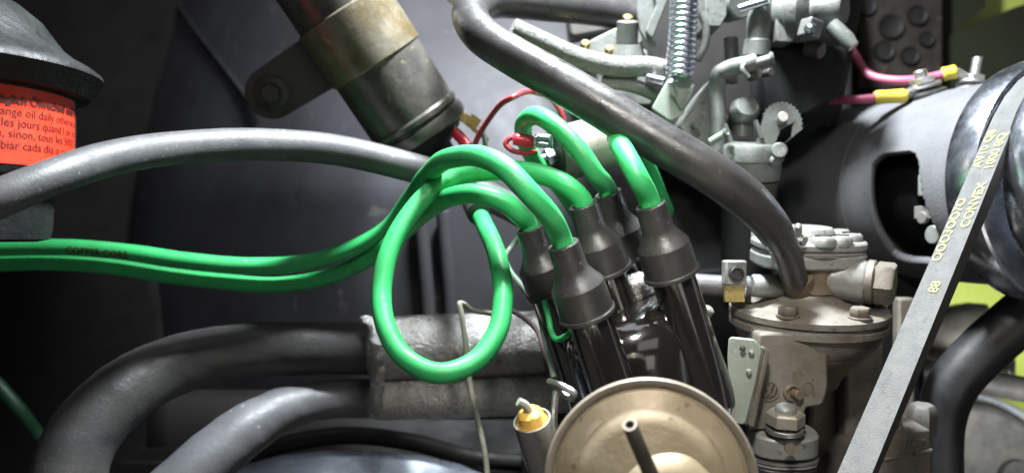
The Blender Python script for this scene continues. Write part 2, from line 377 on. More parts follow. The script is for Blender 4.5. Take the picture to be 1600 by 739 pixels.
# ================================================================== OIL BATH AIR CLEANER
AC = W(-92, 206, .36); acax = V(0, -1, 0)
t = thing('air_cleaner', AC + acax * -.06, 'black oil bath air cleaner with red multilingual oil change label', 'air cleaner')
k = .36 / FPX
mb = MB(); mb.lathe([(130 * k, -172 * k), (148 * k, -168 * k), (152 * k, -150 * k), (156 * k, -84 * k), (182 * k, -76 * k), (186 * k, -70 * k), (186 * k, 72 * k)], AC, acax, 96); mb.build('bowl', 'cleaner', t)
mb = MB(); mb.lathe([(190 * k, 60 * k), (206 * k, 62 * k), (222 * k, 84 * k), (228 * k, 92 * k), (226 * k, 99 * k), (212 * k, 110 * k), (190 * k, 122 * k), (172 * k, 136 * k), (160 * k, 152 * k), (140 * k, 180 * k), (110 * k, 205 * k), (60 * k, 226 * k), (0, 230 * k)], AC, acax, 96)
mb.build('lid', 'cleaner', t)
# label: a cylinder patch on the bowl
RL = 186.8 * k
def onbowl(ang, h, r=RL): return AC + acax * h + (CR * math.sin(ang) - CF * math.cos(ang)) * r
mb = MB(); mb.grid(lambda u, v: onbowl(R_(-60 + 168 * u), (-58 + 114 * v) * k), 60, 4); lab = mb.build('label', 'red_label', t)
lines = [('tgemäß. Täglich Ölwechsel und R', 36, .0004), ('ly. Change oil daily otherwise', 19, 0), ('tous les jours quand l air est', 3, 0), ('siereuse, sinon, tous les 5000 k', -13, 0), ('sucio cambiar cada dia o como m', -30, 0), ('minimo cada 5000 km.', -47, 0)]
mb = MB()
ends = [108, 108, 108, 108, 108, 47]
for (s_, h, bd), e in zip(lines, ends):
    vs, fs = text_mesh(s_, 17.5 * k, bd * .4)
    xm = max(v.x for v in vs); e_ = R_(e)
    mb.add([onbowl(e_ - (xm - v.x) / RL, h * k - 6 * k + v.y, RL + .00025) for v in vs], fs)
mb.build('lettering', 'ink', lab)

# ================================================================== IGNITION COIL
cu_ = V(-.515, -.80, -.30).normalized(); cr = px(73, .475)
CO = W(658, 205, .475)
t = thing('ignition_coil', CO, 'stained cylindrical ignition coil slung at a slant with worn gold clamp strap', 'ignition coil')
mb = MB(); mb.lathe([(cr * .92, .002), (cr, .004), (cr, .20)], CO, cu_, 64); mb.build('can', 'coil', t)
mb = MB(); mb.lathe([(cr * .9, -.004), (cr * 1.05, -.002), (cr * 1.07, .002), (cr * 1.05, .0045), (cr * 1.0, .005), (cr * 1.0, .0065), (cr * 1.05, .0075), (cr * 1.05, .010), (cr * 1.0, .0115)], CO, cu_, 64); mb.build('crimped_rim', 'coil', t)
mb = MB(); mb.lathe([(cr * .88, -.003), (cr * .80, -.008), (cr * .42, -.014), (cr * .36, -.030), (cr * .30, -.034), (0, -.034)], CO, cu_, 40); mb.build('insulator', 'black', t)
s0, s1 = px(122, .475), px(214, .475)
mb = MB(); mb.lathe([(cr * 1.0, s0), (cr * 1.045, s0 + .0008), (cr * 1.045, s1 - .0008), (cr * 1.0, s1)], CO, cu_, 64)
tl = (V(-.78, .62, 0) - cu_ * V(-.78, .62, 0).dot(cu_)).normalized(); nn = cu_.cross(tl).normalized()
if nn.dot(CF) > 0: nn = -nn
bc = CO + cu_ * ((s0 + s1) / 2)
hw = (s1 - s0) / 2
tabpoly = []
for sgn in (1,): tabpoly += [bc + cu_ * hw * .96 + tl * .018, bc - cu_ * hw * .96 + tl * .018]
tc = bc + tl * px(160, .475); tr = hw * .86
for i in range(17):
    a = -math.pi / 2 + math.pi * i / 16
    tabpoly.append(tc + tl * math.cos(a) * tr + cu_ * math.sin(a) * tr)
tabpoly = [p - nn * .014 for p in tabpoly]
mb.build('clamp_strap', 'strap', t, bev=.0004)
mb = MB(); mb.prism(tabpoly, nn * .0018); mb.build('shade_toned_tab', 'tin', t, bev=.0004)  # dark colour stands in for the strap end falling into shade
mb = MB(); bo = tc - nn * .0122
mb.lathe([(tr * .66, 0), (tr * .68, .0012), (tr * .62, .0018), (tr * .40, .0018)], bo, nn, 40); hexnut(mb, bo + nn * .0018, nn, tr * .40, .005); mb.build('bolt', 'tin', t)  # bolt darkened with the tab, shade put into its colour
# spade terminals
sp = W(716, 184, .47)
mb = MB(); d1 = V(.80, .60, .1).normalized(); p1 = V(.6, -.8, 0).normalized()
mb.box(sp + d1 * .004 + p1 * .002, d1 * .008, p1 * .0028, d1.cross(p1) * .0014)
mb.box(sp + d1 * .0085 + p1 * .0035, d1 * .0035, p1 * .0034, d1.cross(p1) * .0016)
mb.box(sp + d1 * .016, d1 * .006, p1 * .0012, d1.cross(p1) * .0012)
mb.build('brass_terminal', 'brass', t, bev=.0004)
mb = MB(); mb.box(W(702, 196, .465), d1 * .004, p1 * .002, d1.cross(p1) * .002); mb.build('spade', 'steel', t, bev=.0003)
mb = MB(); mb.tube(WW([(712, 208, .458), (720, 216, .455), (731, 230, .452)]), px(9, .455), 14); 
tag(mb.build('red_sleeve', 'red_sleeve'), 'short red insulating sleeve below the brass coil terminal', 'sleeve')
mb = MB(); mb.tube(WW([(752, 198, .462), (757, 215, .462), (757, 250, .465), (750, 330, .47)]), px(4, .46), 8)
tag(mb.build('thin_wire', 'green_wire'), 'thin grey green wire dropping from the brass coil terminal', 'wire')

# ================================================================== DISTRIBUTOR
da = V(-.33, -.90, -.27).normalized()
du = V(.90, -.40, .23); du = (du - da * du.dot(da)).normalized(); dv = da.cross(du)
if dv.dot(CF) > 0: dv = -dv
SH = W(937, 397, .362)            # middle of the four outer boots, at shoulder height
HS = .0212
spots = {'A': (-1, 1, 0), 'B': (-1, -1, 0), 'C': (0, 0, .006), 'D': (1, -1, 0), 'E': (1, 1, 0)}
def tower(kx, h=0.0):
    a, b, c = spots[kx]; return SH + du * HS * a + dv * HS * b + da * (c + h)
t = thing('distributor', SH - da * .11, 'glossy brown black distributor cap with five towers under the rubber boots', 'distributor')
mb = MB()
mb.lathe([(.0305, -.082), (.0305, -.047), (.0301, -.0425), (.0290, -.0380), (.0270, -.0340), (.0240, -.0306), (.0200, -.0280), (.0150, -.0265), (.008, -.0258), (0, -.0257)], SH, da, 72)
cap = mb.build('cap', 'bakelite', t, sharp=50)
for kx in 'ABDE':
    q = MB(); q.lathe([(.0118, -.080), (.0104, -.050), (.0098, -.026), (.0094, -.012), (.0090, -.004)], tower(kx), da, 32); q.build('tower', 'bakelite', cap)
q = MB(); q.lathe([(.0100, -.036), (.0097, -.030), (.0095, -.026), (.0092, -.012), (.0088, -.004)], tower('C'), da, 32); q.build('tower', 'bakelite', cap)
# ribs / web between towers and skirt
mb = MB(); mb.lathe([(.0300, -.0955), (.0345, -.0945), (.0352, -.0885), (.0340, -.0825), (.0296, -.0815)], SH, da, 72); mb.build('cap_skirt', 'bakelite', cap)
mb = MB(); mb.lathe([(.028, -.15), (.0315, -.145), (.0325, -.098), (.030, -.0952)], SH, da, 56); mb.build('body', 'alu', t)
# dusty moulded boss between the towers
mb = MB(); mb.lathe([(.0082, -.0262), (.0080, -.0205), (.0070, -.0185), (.0035, -.0180), (0, -.0182)], SH + du * .0125 - dv * .002, da, 28); mb.build('boss', 'alu_rough', cap, rough=.0004, rscale=600)
# spring clips
mb = MB(); cp = SH + du * .033 + dv * .012 - da * .094
mb.box(cp + du * .003, du * .0035, dv * .004, da * .0045)
mb.tube([cp + du * .004 + da * .016, cp + du * .0075 + da * .010, cp + du * .008, cp + du * .006 - da * .012], .0016, 8)
mb.tube([cp - du * .012 + dv * .012 + da * .001, cp - du * .004 + dv * .007 + da * .004, cp + du * .004 + dv * .001 + da * .008], .0022, 8)
mb.build('spring_clip', 'zinc', t, bev=.0005)
mb = MB(); mb.tube(WW([(858, 596, .325), (880, 604, .318), (897, 615, .316), (893, 622, .318), (872, 610, .322), (866, 640, .32), (868, 690, .32)]), px(6, .32), 8); mb.build('spring_clip', 'steel', t)
mb = MB(); mb.tube(WW([(1102, 545, .36), (1114, 556, .36), (1124, 590, .36), (1130, 640, .36)]), px(4, .36), 8); mb.build('wire_bail', 'steel', t)
mb = MB(); mb.lathe([(0, 0.0), (px(10, .37), 0), (px(10, .37), .003), (px(5, .37), .004)], W(1102, 490, .375), V(.5, -.8, -.3), 10); mb.build('rivet', 'alu_light', t)

# vacuum canister
vn = V(-.12, -.16, -1).normalized(); VC = W(1016, 758, .272); vr = px(167, .272)
t = thing('vacuum_canister', VC - vn * .02, 'round dusty gold vacuum advance canister with a small pipe stub', 'vacuum canister')
def vprof(f): return [(r * vr, h) for r, h in f]
mb = MB(); mb.lathe(vprof([(.80, -.022), (.90, -.010), (.985, -.004), (1.0, -.001), (.995, .0018), (.975, .0026), (.94, .0022), (.915, .0012), (.905, .0006)]), VC, vn, 96); mb.build('rolled_rim', 'canister_rim', t)
mb = MB(); mb.lathe(vprof([(.915, .0000), (.90, .0002), (.885, .0012), (.86, .0018), (.72, .0021), (.70, .0026), (.66, .0040), (.56, .0046), (.40, .0052), (.2, .0062), (0, .0066)]), VC, vn, 96); mb.build('face', 'canister', t, rough=.0003, rscale=90)
# pressed boss where the stub leaves
mb = MB(); bo = W(1042, 784, .272) + vn * .004
mb.lathe([(.0205, -.002), (.0185, .0010), (.0160, .0042), (.0140, .0062), (.0105, .0074), (.005, .0079), (0, .0080)], bo, vn, 56); mb.build('boss', 'canister', t, rough=.0005, rscale=110)
mb = MB(); na = W(984, 663, .246); nb = W(1016, 738, .262)
ax_ = (na - nb).normalized(); Ln = (na - nb).length
mb.lathe([(.0026, -.004), (.0025, Ln * .5), (.0024, Ln - .0006), (.0021, Ln), (.0015, Ln), (.0014, Ln - .006), (0, Ln - .0065)], nb, ax_, 24); stub = mb.build('stub', 'tan', t)
mb = MB(); mb.lathe([(.00225, Ln - .0006), (.0023, Ln + .0001), (.0015, Ln + .0001), (.0015, Ln - .0006)], nb, ax_, 24, caps=False); mb.build('stub_rim', 'canister_rim', stub)

# condenser
ca = W(831, 655, .30); cb = W(868, 775, .316); cx = (ca - cb).normalized(); cL = (ca - cb).length; r_ = px(31, .30)
t = thing('condenser', cb, 'small grey ignition condenser with orange sealed end beside the gold canister', 'condenser')
mb = MB(); mb.lathe([(r_, 0), (r_, cL - .0006), (r_ * .97, cL), (r_ * .88, cL), (r_ * .86, cL - .002), (0, cL - .0022)], cb, cx, 40); mb.build('can', 'condenser', t)
mb = MB(); mb.lathe([(r_ * .84, cL - .0018), (r_ * .70, cL - .0002), (r_ * .62, cL + .003), (r_ * .45, cL + .0042), (0, cL + .0045)], cb, cx, 28); mb.build('sealed_end', 'epoxy', t, rough=.0005, rscale=400)
mb = MB(); mb.tube([ca + cx * .003, ca + cx * .007 + V(-.001, 0, 0), ca + cx * .0085 + V(-.003, 0, 0)], .0017, 8); mb.build('terminal', 'bare_wire', t)

# ================================================================== IGNITION LEADS
def lead(kx, path, label, rc=.0046, neck=.0110):
    base = tower(kx)
    t = thing('ignition_lead', base - da * .014, label, 'ignition lead', 'green leads on the distributor cap')
    # boot: skirt with lip, cone, neck
    mb = MB()
    mb.lathe([(r * .94, h) for r, h in [(.0105, -.0150), (.0126, -.0150), (.0133, -.0145), (.0133, -.0132), (.01255, -.0126), (.0124, -.004), (.0122, -.0006), (.0116, .0004), (.0102, .0022), (.0086, .0046), (.0077, .0062), (.0074, .0072), (.0071, .0072 + neck), (.0067, .0076 + neck), (.0054, .0076 + neck), (.0050, .006 + neck), (0, .005 + neck)]], base, da, 40)
    mb.build('boot', 'boot', t, sharp=24)
    mb = MB(); st = base + da * (.002 + neck)
    mb.tube([st, base + da * (.010 + neck)] + WW(path), rc, 18, 8); mb.build('cable', 'green', t)
    return t
lead('A', [(859, 338, .322), (828, 303, .316), (795, 268, .318), (755, 246, .330), (705, 247, .35), (668, 274, .385), (640, 312, .42), (604, 358, .435), (540, 392, .44), (470, 411, .442), (390, 415, .443), (300, 408, .443), (200, 394, .443), (120, 387, .443), (50, 386, .443), (-120, 394, .443)], 'green lead arching highest over the others from the front left boot')
lead_a = bpy.data.objects['ignition_lead']
vs, fs = text_mesh('COPPER CORE', px(16, .443), .0001)
cA, cB = W(110, 386.5, .443), W(206, 395, .443); xm = max(v.x for v in vs); dx_ = (cB - cA)
mb = MB()
for_up = (CU - dx_.normalized() * CU.dot(dx_.normalized())).normalized()
def oncable(v):
    a = (v.y - px(8, .443)) / .0047 - .1
    return cA + dx_ * (v.x / xm) + for_up * math.sin(a) * .0049 - CF * math.cos(a) * .0049
mb.add([oncable(v) for v in vs], fs); mb.build('lettering', 'ink', [c for c in lead_a.children if c.name.startswith('cable')][0])
lead('B', [(811, 335, .366), (793, 319, .364), (768, 308, .364), (742, 303, .366), (712, 306, .372), (672, 326, .39), (630, 362, .42), (580, 402, .443), (520, 430, .450), (440, 445, .452), (350, 440, .453), (260, 430, .453), (170, 416, .453), (80, 410, .453), (-120, 420, .453)], 'green lead from the rear left boot, lower of the pair running left')
lead('C', [(890, 293, .354), (858, 277, .360), (820, 268, .366), (770, 268, .375), (720, 274, .38), (680, 294, .378), (637, 340, .372), (606, 400, .365), (596, 455, .360), (603, 510, .352), (632, 558, .345), (688, 583, .340), (742, 564, .345), (776, 520, .352), (786, 465, .362), (778, 405, .38), (757, 352, .41), (744, 325, .43), (730, 290, .45), (700, 245, .46)], 'green lead from the tall middle boot coiled in a round loop')
lead('D', [(930, 272, .373), (910, 242, .372), (882, 210, .376), (858, 190, .382), (835, 181, .395), (818, 196, .412), (822, 225, .428), (836, 252, .436), (868, 285, .445), (900, 330, .45), (930, 420, .46)], 'green lead from the rear boot doubling back beside the red wire')
lead('E', [(997, 278, .335), (984, 254, .338), (970, 228, .348), (964, 216, .362), (972, 220, .38), (1010, 260, .43), (1040, 330, .47)], 'green lead on the front right boot bending back below the big hose')
mb = MB(); mb.tube(WW([(748, 334, .418), (741, 320, .432), (728, 288, .452)]), .0062, 16)
tag(mb.build('coil_boot', 'boot'), 'dark rubber sleeve where the looped green lead meets the coil', 'rubber sleeve')

# thin stiff wires
mb = MB(); mb.tube(WW([(800, 494, .41), (770, 490, .408), (735, 483, .402), (722, 474, .395), (718, 474, .393), (720, 486, .392), (727, 530, .392), (733, 590, .392), (745, 650, .385), (758, 710, .38), (764, 780, .375)]), px(4.6, .39), 10)
tag(mb.build('bare_wire', 'bare_wire'), 'stiff pale bare wire hooked over the cast sleeve and hanging down', 'wire')
mb = MB(); mb.tube(WW([(815, 365, .41), (800, 385, .41), (789, 402, .405), (795, 420, .40), (815, 447, .395), (838, 480, .39), (852, 530, .38), (866, 590, .37)]), px(5, .39), 10)
tag(mb.build('green_wire', 'green_wire'), 'thin pale green wire running down behind the rear left boot', 'wire')
mb = MB(); mb.tube(WW([(850, 470, .368), (858, 500, .365), (862, 520, .36), (874, 530, .352), (890, 520, .35), (896, 500, .352)]), px(5, .36), 10)
tag(mb.build('green_wire', 'green'), 'thin green wire hooked round the tower of the rear left boot', 'wire')
mb = MB(); mb.tube(WW([(780, 478, .42), (812, 492, .415), (838, 515, .41), (850, 550, .40), (860, 600, .40)]), px(4, .41), 8)
tag(mb.build('dark_wire', 'dark_wire'), 'thin dark wire lying on the cast sleeve by the distributor', 'wire')

# ================================================================== CUT-OFF VALVE and red wires
va = W(868, 243, .44); vb = W(985, 212, .455); vx = (vb - va).normalized(); vL = (vb - va).length; vr_ = px(43, .445)
t = thing('cutoff_valve', va, 'stained pale cylindrical solenoid valve behind the green leads', 'valve')
mb = MB(); mb.lathe([(vr_ * .90, 0), (vr_ * .97, .0006), (vr_, .002), (vr_, vL * .72), (vr_ * .93, vL * .76), (vr_ * .60, vL * .78), (vr_ * .60, vL)], va, vx, 48); mb.build('body', 'valve', t)
mb = MB(); mb.lathe([(0, -.0006), (vr_ * .80, -.0006), (vr_ * .84, .0004), (vr_ * .86, .001)], va, vx, 40); mb.build('end_disc', 'tin', t)
mb = MB(); mb.lathe([(vr_ * .34, -.006), (vr_ * .34, 0)], va, vx, 6); cyl(mb, va, vx, vr_ * .16, -.012, 0); mb.build('terminal', 'zinc', t, bev=.0004)
cxn = W(846, 219, .406)
t = thing('red_wire', W(868, 205, .44), 'thin faded red wire looping over to a red sleeved connector on the valve', 'wire')
mb = MB(); mb.tube(WW([(738, 236, .445), (748, 212, .438), (770, 178, .43), (800, 153, .405), (835, 144, .42), (862, 155, .418), (877, 178, .418), (882, 205, .420), (886, 225, .43)]), px(4.6, .43), 10, 8); mb.build('wire', 'red_wire', t)
mb = MB(); mb.tube(WW([(806, 214, .405), (794, 218, .405), (790, 225, .405), (798, 234, .405), (816, 239, .406), (838, 238, .410)]), px(4.3, .406), 10); mb.build('short_loop', 'red_wire', t)
mb = MB(); mb.tube(WW([(801, 218, .405), (808, 218, .405), (829, 221, .405), (834, 221, .405)]), [px(8.5, .405), px(10, .405), px(10, .405), px(8, .405)], 16, 4); mb.build('red_sleeve', 'red_sleeve', t)
mb = MB(); c1_ = (W(858, 222, .405) - W(836, 220, .405)).normalized()
mb.box(W(839, 221, .405), c1_ * .0022, CU * .0022, CF * .002); mb.tube(WW([(838, 215, .402), (858, 217, .402)]), .0018, 10); mb.tube(WW([(838, 225, .402), (856, 228, .402)]), .0018, 10)
mb.box(W(850, 221, .407), c1_ * .0045, CU * .0035, CF * .0008); mb.build('spade_connector', 'zinc', t, bev=.0004)

# ================================================================== HOSES
mb = MB(); mb.tube(WW([(-140, 366, .280), (-20, 318, .285), (60, 285, .297), (160, 251, .325), (280, 231, .365), (400, 226, .400), (520, 234, .425), (620, 256, .44), (700, 280, .45), (770, 310, .455), (840, 350, .46), (900, 420, .47)]), [px(31, .285)] * 2 + [px(29, .297), px(28, .325), px(26, .365), px(25.5, .40)] + [px(24.5, .42)] * 6, 28, 10)
tag(mb.build('breather_hose', 'rubber'), 'thick grey rubber hose arching across the left half above the paired leads', 'hose')
t = thing('fuel_hose', W(1240, 425, .385), 'long dark rubber hose slanting down from top centre into the fuel pump', 'hose')
mb = MB(); mb.tube(WW([(1010, 30, .50), (930, 16, .49), (850, 8, .47), (785, 2, .45), (747, 8, .425), (735, 28, .40), (752, 55, .385), (800, 87, .372), (880, 132, .362), (960, 180, .355), (1040, 228, .35), (1110, 270, .348), (1160, 306, .352), (1200, 346, .36), (1226, 390, .372), (1243, 440, .385)]), [px(25, .48)] * 4 + [px(28, .42), px(29, .40)] + [px(31, .37)] * 2 + [px(33, .355)] * 5 + [px(29, .36), px(24, .365), px(20, .38)], 32, 10)
mb.build('tube', 'hose_dark', t)
mb = MB(); mb.tube(WW([(690, -30, .47), (715, -5, .45), (738, 12, .43)]), px(16, .45), 14); mb.build('side_branch', 'bare_wire', t)

# braided hose
t = thing('braided_hose', W(1020, 125, .47), 'worn grey braided fuel hose behind the slanting hose near the spring', 'hose')
bp = [(800, 45, .44), (850, 68, .445), (900, 90, .45), (960, 104, .455), (1030, 108, .46), (1036, 110, .46)]
mb = MB(); mb.tube(WW(bp), px(16, .455), 18, 8); mb.build('core', 'braid', t)
mb = MB(); mb.tube(WW([(940, 128, .462), (980, 132, .463), (1030, 150, .465)]), px(11, .465), 14); tag(mb.build('fuel_pipe', 'alu'), 'short grey fuel pipe just below the braided hose', 'pipe')
mb = MB(); mb.lathe([(px(14, .455), 0), (px(17, .455), .001), (px(17, .455), .005), (px(14, .455), .006)], W(1018, 108, .458), V(1, .1, .1), 24); mb.build('ferrule', 'steel', t)
mb = MB(); cyl(mb, W(1026, 126, .45), V(.7, .3, -.6), px(8, .45), -.006, .006); mb.build('clamp_screw', 'zinc', t)

# ================================================================== CARBURETTOR
t = thing('carburettor', W(1120, 280, .47), 'grey cast carburettor with levers and white choke housing above the slanting hose', 'carburettor')
def part(name, m, mb, **k): return mb.build(name, m, t, **k)
A_ = 'carb'; AL = 'carb'
# main body blocks
mb = MB(); mb.prism(rounded(WW([(1000, -120, .52), (1240, -120, .52), (1250, 90, .52), (1200, 300, .52), (1060, 290, .52), (1000, 150, .52)]), .01), CF * .05); part('body', 'bay', mb, bev=.003)
# left float bowl cover with screws
mb = MB(); mb.prism(rounded(WW([(903, 72, .485), (965, 42, .485), (1000, 40, .485), (1006, 68, .485), (950, 88, .485), (912, 92, .485)]), .003), V(.002, .004, .05)); part('bowl_cover', A_, mb, bev=.0012)
mb = MB(); mb.prism(rounded(WW([(925, 92, .49), (1012, 76, .49), (1020, 165, .49), (940, 165, .49)]), .003), CF * .04); part('float_bowl', A_, mb, bev=.0012)
mb = MB(); cyl(mb, W(980, 58, .468), V(0, -1, -.3), px(17, .47), -.012, .009); mb.lathe([(px(24, .47), -.008), (px(26, .47), -.006), (px(20, .47), .0)], W(983, 70, .468), V(0, -1, -.3), 24); mb.lathe([(px(18, .47), -.02), (px(18, .47), -.008), (px(12, .47), -.006)], W(980, 78, .466), V(0, -1, -.3), 24); part('bowl_boss', AL, mb)
for a, b in ((914, 74), (980, 34), (952, 82)):
    q = MB(); q.lathe([(px(8, .475), 0), (px(8, .475), .003), (px(5, .475), .004), (0, .0042)], W(a, b, .478), V(.1, -.8, -.6), 12); part('screw', 'brass', q)
# throttle lever plates either side of the spring
mb = MB(); mb.prism(rounded(WW([(1000, -20, .46), (1018, -20, .46), (1025, 10, .46), (1012, 55, .46), (1030, 70, .46), (1018, 76, .46), (1000, 50, .46), (995, 15, .46)]), .002), CF * .003); mb.prism(rounded(WW([(1018, -20, .457), (1050, -20, .457), (1040, 10, .457), (1020, 60, .457), (1008, 50, .457), (1026, 8, .457)]), .002), CF * .004); part('bracket', AL, mb, bev=.0006)
mb = MB(); mb.tube(WW([(1094, 20, .45), (1102, 40, .45), (1102, 70, .45), (1090, 95, .45)]), px(6, .45), 10); part('stop_lever', AL, mb)
mb = MB(); mb.prism(rounded(WW([(1045, 122, .442), (1085, 122, .442), (1068, 180, .442), (1048, 190, .442), (1018, 170, .442)]), .002), CF * .0025); part('spring_lever', 'pale_plate', mb, bev=.0006)
mb = MB(); mb.prism(rounded(WW([(1120, 115, .455), (1090, 150, .455), (1060, 195, .455), (1085, 235, .455), (1122, 250, .455), (1125, 180, .455)]), .004), CF * .02); part('pump_cover', AL, mb, bev=.003)
mb = MB(); cyl(mb, W(1086, 196, .448), V(0, 0, -1), px(6, .45), -.004, .004); part('cover_screw', AL, mb)
# right upright tube and accelerator pump delivery pipe
mb = MB(); mb.tube(WW([(1120, 240, .45), (1122, 190, .45), (1121, 135, .45), (1124, 116, .447), (1138, 108, .445), (1170, 100, .44), (1180, 97, .44)]), px(13, .45), 18); part('pump_pipe', AL, mb)
mb = MB(); mb.tube(WW([(1164, 104, .44), (1208, 92, .435)]), px(8, .438), 16, 1); mb.lathe([(px(10, .435), -.0008), (px(11, .435), 0), (px(9, .435), .0012), (0, .0014)], W(1206, 92, .434), V(.9, -.2, -.35), 20); mb.tube(WW([(1166, 96, .438), (1160, 108, .436), (1170, 122, .436)]), px(4, .438), 8); part('lever_rod', AL, mb)
mb = MB(); mb.tube(WW([(1142, 60, .47), (1143, 100, .47), (1141, 130, .47)]), px(11, .47), 16); part('choke_rod', AL, mb)
mb = MB(); cyl(mb, W(1178, 116, .445), V(.3, 0, -1), px(10, .445), -.004, .003); cyl(mb, W(1200, 114, .445), V(.3, 0, -1), px(6, .445), -.004, .003); part('link_nut', 'tin', mb)
mb = MB(); mb.lathe([(px(14, .45), -.01), (px(15, .45), 0), (px(20, .45), .004), (px(20, .45), .010), (px(15, .45), .0135), (0, .0138)], W(1156, 182, .455), V(.05, -.3, -1), 28, squash=1.15); part('round_plug', AL, mb)
mb = MB(); mb.lathe([(px(17, .45), 0), (px(14, .45), .012)], W(1160, 214, .455), V(0, -1, -.1), 20); part('plug_neck', A_, mb)
mb = MB(); mb.lathe([(px(50, .44), -.016), (px(52, .44), -.010), (px(52, .44), -.006), (px(55, .44), -.005), (px(55, .44), 0.002), (px(52, .44), .004), (px(20, .44), .006)], W(1170, 236, .455), V(0, -1, -.18), 48); part('flange', A_, mb)
mb = MB(); mb.lathe([(px(44, .44), -.026), (px(46, .44), -.017)], W(1172, 236, .455), V(0, -1, -.18), 40); part('gasket', 'tin', mb)
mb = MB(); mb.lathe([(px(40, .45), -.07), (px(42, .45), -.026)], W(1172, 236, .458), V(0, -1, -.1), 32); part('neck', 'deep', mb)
for a, b in ((1186, 200), (1138, 206)):
    q = MB(); q.tube(WW([(a - 6, b - 12, .44), (a + 4, b + 16, .44)]), px(4, .44), 8, 1); part('stud', AL, q)
mb = MB(); mb.tube(WW([(1110, 222, .43), (1134, 208, .426)]), px(6, .43), 12, 1); part('idle_screw', 'green_wire', mb)
mb = MB(); mb.lathe([(px(7, .43), -.0008), (px(8, .43), 0.0005), (px(4, .43), .001), (px(3, .43), 0)], W(1134, 208, .4255), V(.7, -.4, -.5), 16); part('idle_screw_head', AL, mb)
# serrated fast idle cam
cc = W(1222, 195, .44); poly = []
for i in range(29):
    a = R_(-65 + 170 * i / 28); rr = px(31 + (2.0 if i % 2 else -.8), .44)
    poly.append(cc + CR * math.sin(a) * rr + CU * math.cos(a) * rr * 1.1)
poly += [cc + V(px(4, .44), px(30, .44), 0), cc + V(px(16, .44), px(18, .44), 0), cc + V(px(18, .44), px(-4, .44), 0), cc + V(px(-2, .44), px(8, .44), 0), cc + V(px(-14, .44), px(36, .44), 0), cc + V(px(-40, .44), px(32, .44), 0)]
mb = MB(); mb.prism(poly, CF * .003); part('fast_idle_cam', A_, mb)
mb = MB(); cyl(mb, W(1222, 186, .436), V(-.2, -.1, -1), px(8, .436), -.004, .005); part('cam_screw', 'steel', mb)
mb = MB(); cyl(mb, W(1216, 238, .44), V(-.2, -.1, -1), px(12, .44), -.004, .006); cyl(mb, W(1205, 250, .44), V(.5, .4, -1), px(8, .44), -.008, .004); part('cam_pivot', A_, mb)
# top: choke housing, cover block, inlet fitting
mb = MB(); mb.prism(rounded(WW([(1103, -30, .45), (1140, -30, .45), (1136, 25, .45), (1126, 42, .45), (1101, 42, .45)]), .001), CF * .03); part('top_block', AL, mb, bev=.001)
mb = MB(); cyl(mb, W(1150, 8, .455), V(.35, .1, -1), px(24, .455), -.01, .005); part('butterfly_boss', AL, mb)
mb = MB(); mb.lathe([(px(22, .45), -.022), (px(20, .45), -.014), (px(17, .45), -.013), (px(18, .45), -.002), (px(15, .45), .004), (px(13, .45), .012), (0, .013)], W(1186, 24, .45), V(.02, -1, -.15), 28); part('inlet_fitting', AL, mb)
mb = MB(); cyl(mb, W(1184, 6, .442), V(.9, -.2, -.4), px(7, .44), -.01, .006); part('fitting_screw', 'zinc', mb)
hb = V(.35, .62, -.70).normalized()
mb = MB(); hc = W(1262, 18, .465)
mb.lathe([(px(47, .46), -.028), (px(50, .46), -.026), (px(50, .46), -.016), (px(44, .46), -.015), (px(44, .46), -.008), (px(48, .46), -.007), (px(48, .46), .0), (px(42, .46), .002), (px(29, .46), .005), (px(26, .46), .019), (px(22, .46), .021), (0, .0215)], hc, V(.75, .12, -.65), 48); ch = part('choke_housing', AL, mb)
for a, b, c in ((1266, 46, .436), (1252, -24, .44)):
    q = MB(); q.box(W(a, b, c + .004), V(.0042, .001, .002), V(-.001, .0045, .001), V(.002, 0, -.003)); part('retainer_tab', AL, q, bev=.0008)
    q = MB(); q.lathe([(px(9, .43), 0), (px(9, .43), .0025), (px(6, .43), .004), (0, .0043)], W(a - 2, b, c - .001), V(.2, .2, -1), 20); part('retainer_screw', 'zinc', q)
for i in range(5):
    q = MB(); q.tube(WW([(1252 + i * 14, 60 + i * 2, .445), (1262 + i * 10, 70, .452)]), px(4, .45), 6, 1)
mb = MB(); mb.prism(rounded(WW([(1212, 24, .462), (1232, 16, .462), (1262, -30, .462), (1276, -30, .462), (1246, 44, .462), (1240, 66, .462), (1214, 66, .462)]), .002), CF * .02); part('choke_flange', AL, mb, bev=.0012)
mb = MB(); mb.lathe([(px(12, .45), -.012), (px(13, .45), 0), (px(9, .45), .006)], W(1322, 62, .445), V(.5, .7, -.3), 20); part('lead_boss', AL, mb)
mb = MB(); mb.lathe([(px(60, .50), -.03), (px(66, .50), -.02), (px(70, .50), .06)], W(1255, 120, .52), V(.1, -1, -.2), 48); part('throttle_body', 'deep', mb)  # coloured black to give the shadowed region behind the carburettor
mb = MB(); mb.prism(rounded(WW([(1190, 70, .475), (1330, 70, .475), (1325, 140, .475), (1262, 185, .475), (1195, 190, .475)]), .008), CF * .03); part('choke_body', 'deep', mb, bev=.003)  # black shape stands in for the shadow cast on the generator
mb = MB(); cyl(mb, W(1275, 78, .468), V(.6, .3, -.6), px(13, .468), -.006, .004); part('dull_knob', 'tin', mb)
mb = MB(); mb.prism(rounded(WW([(890, 60, .53), (1000, 40, .53), (1020, -60, .53), (880, -60, .53)]), .005), CF * .02); part('rear_plate', 'tin', mb, bev=.002)

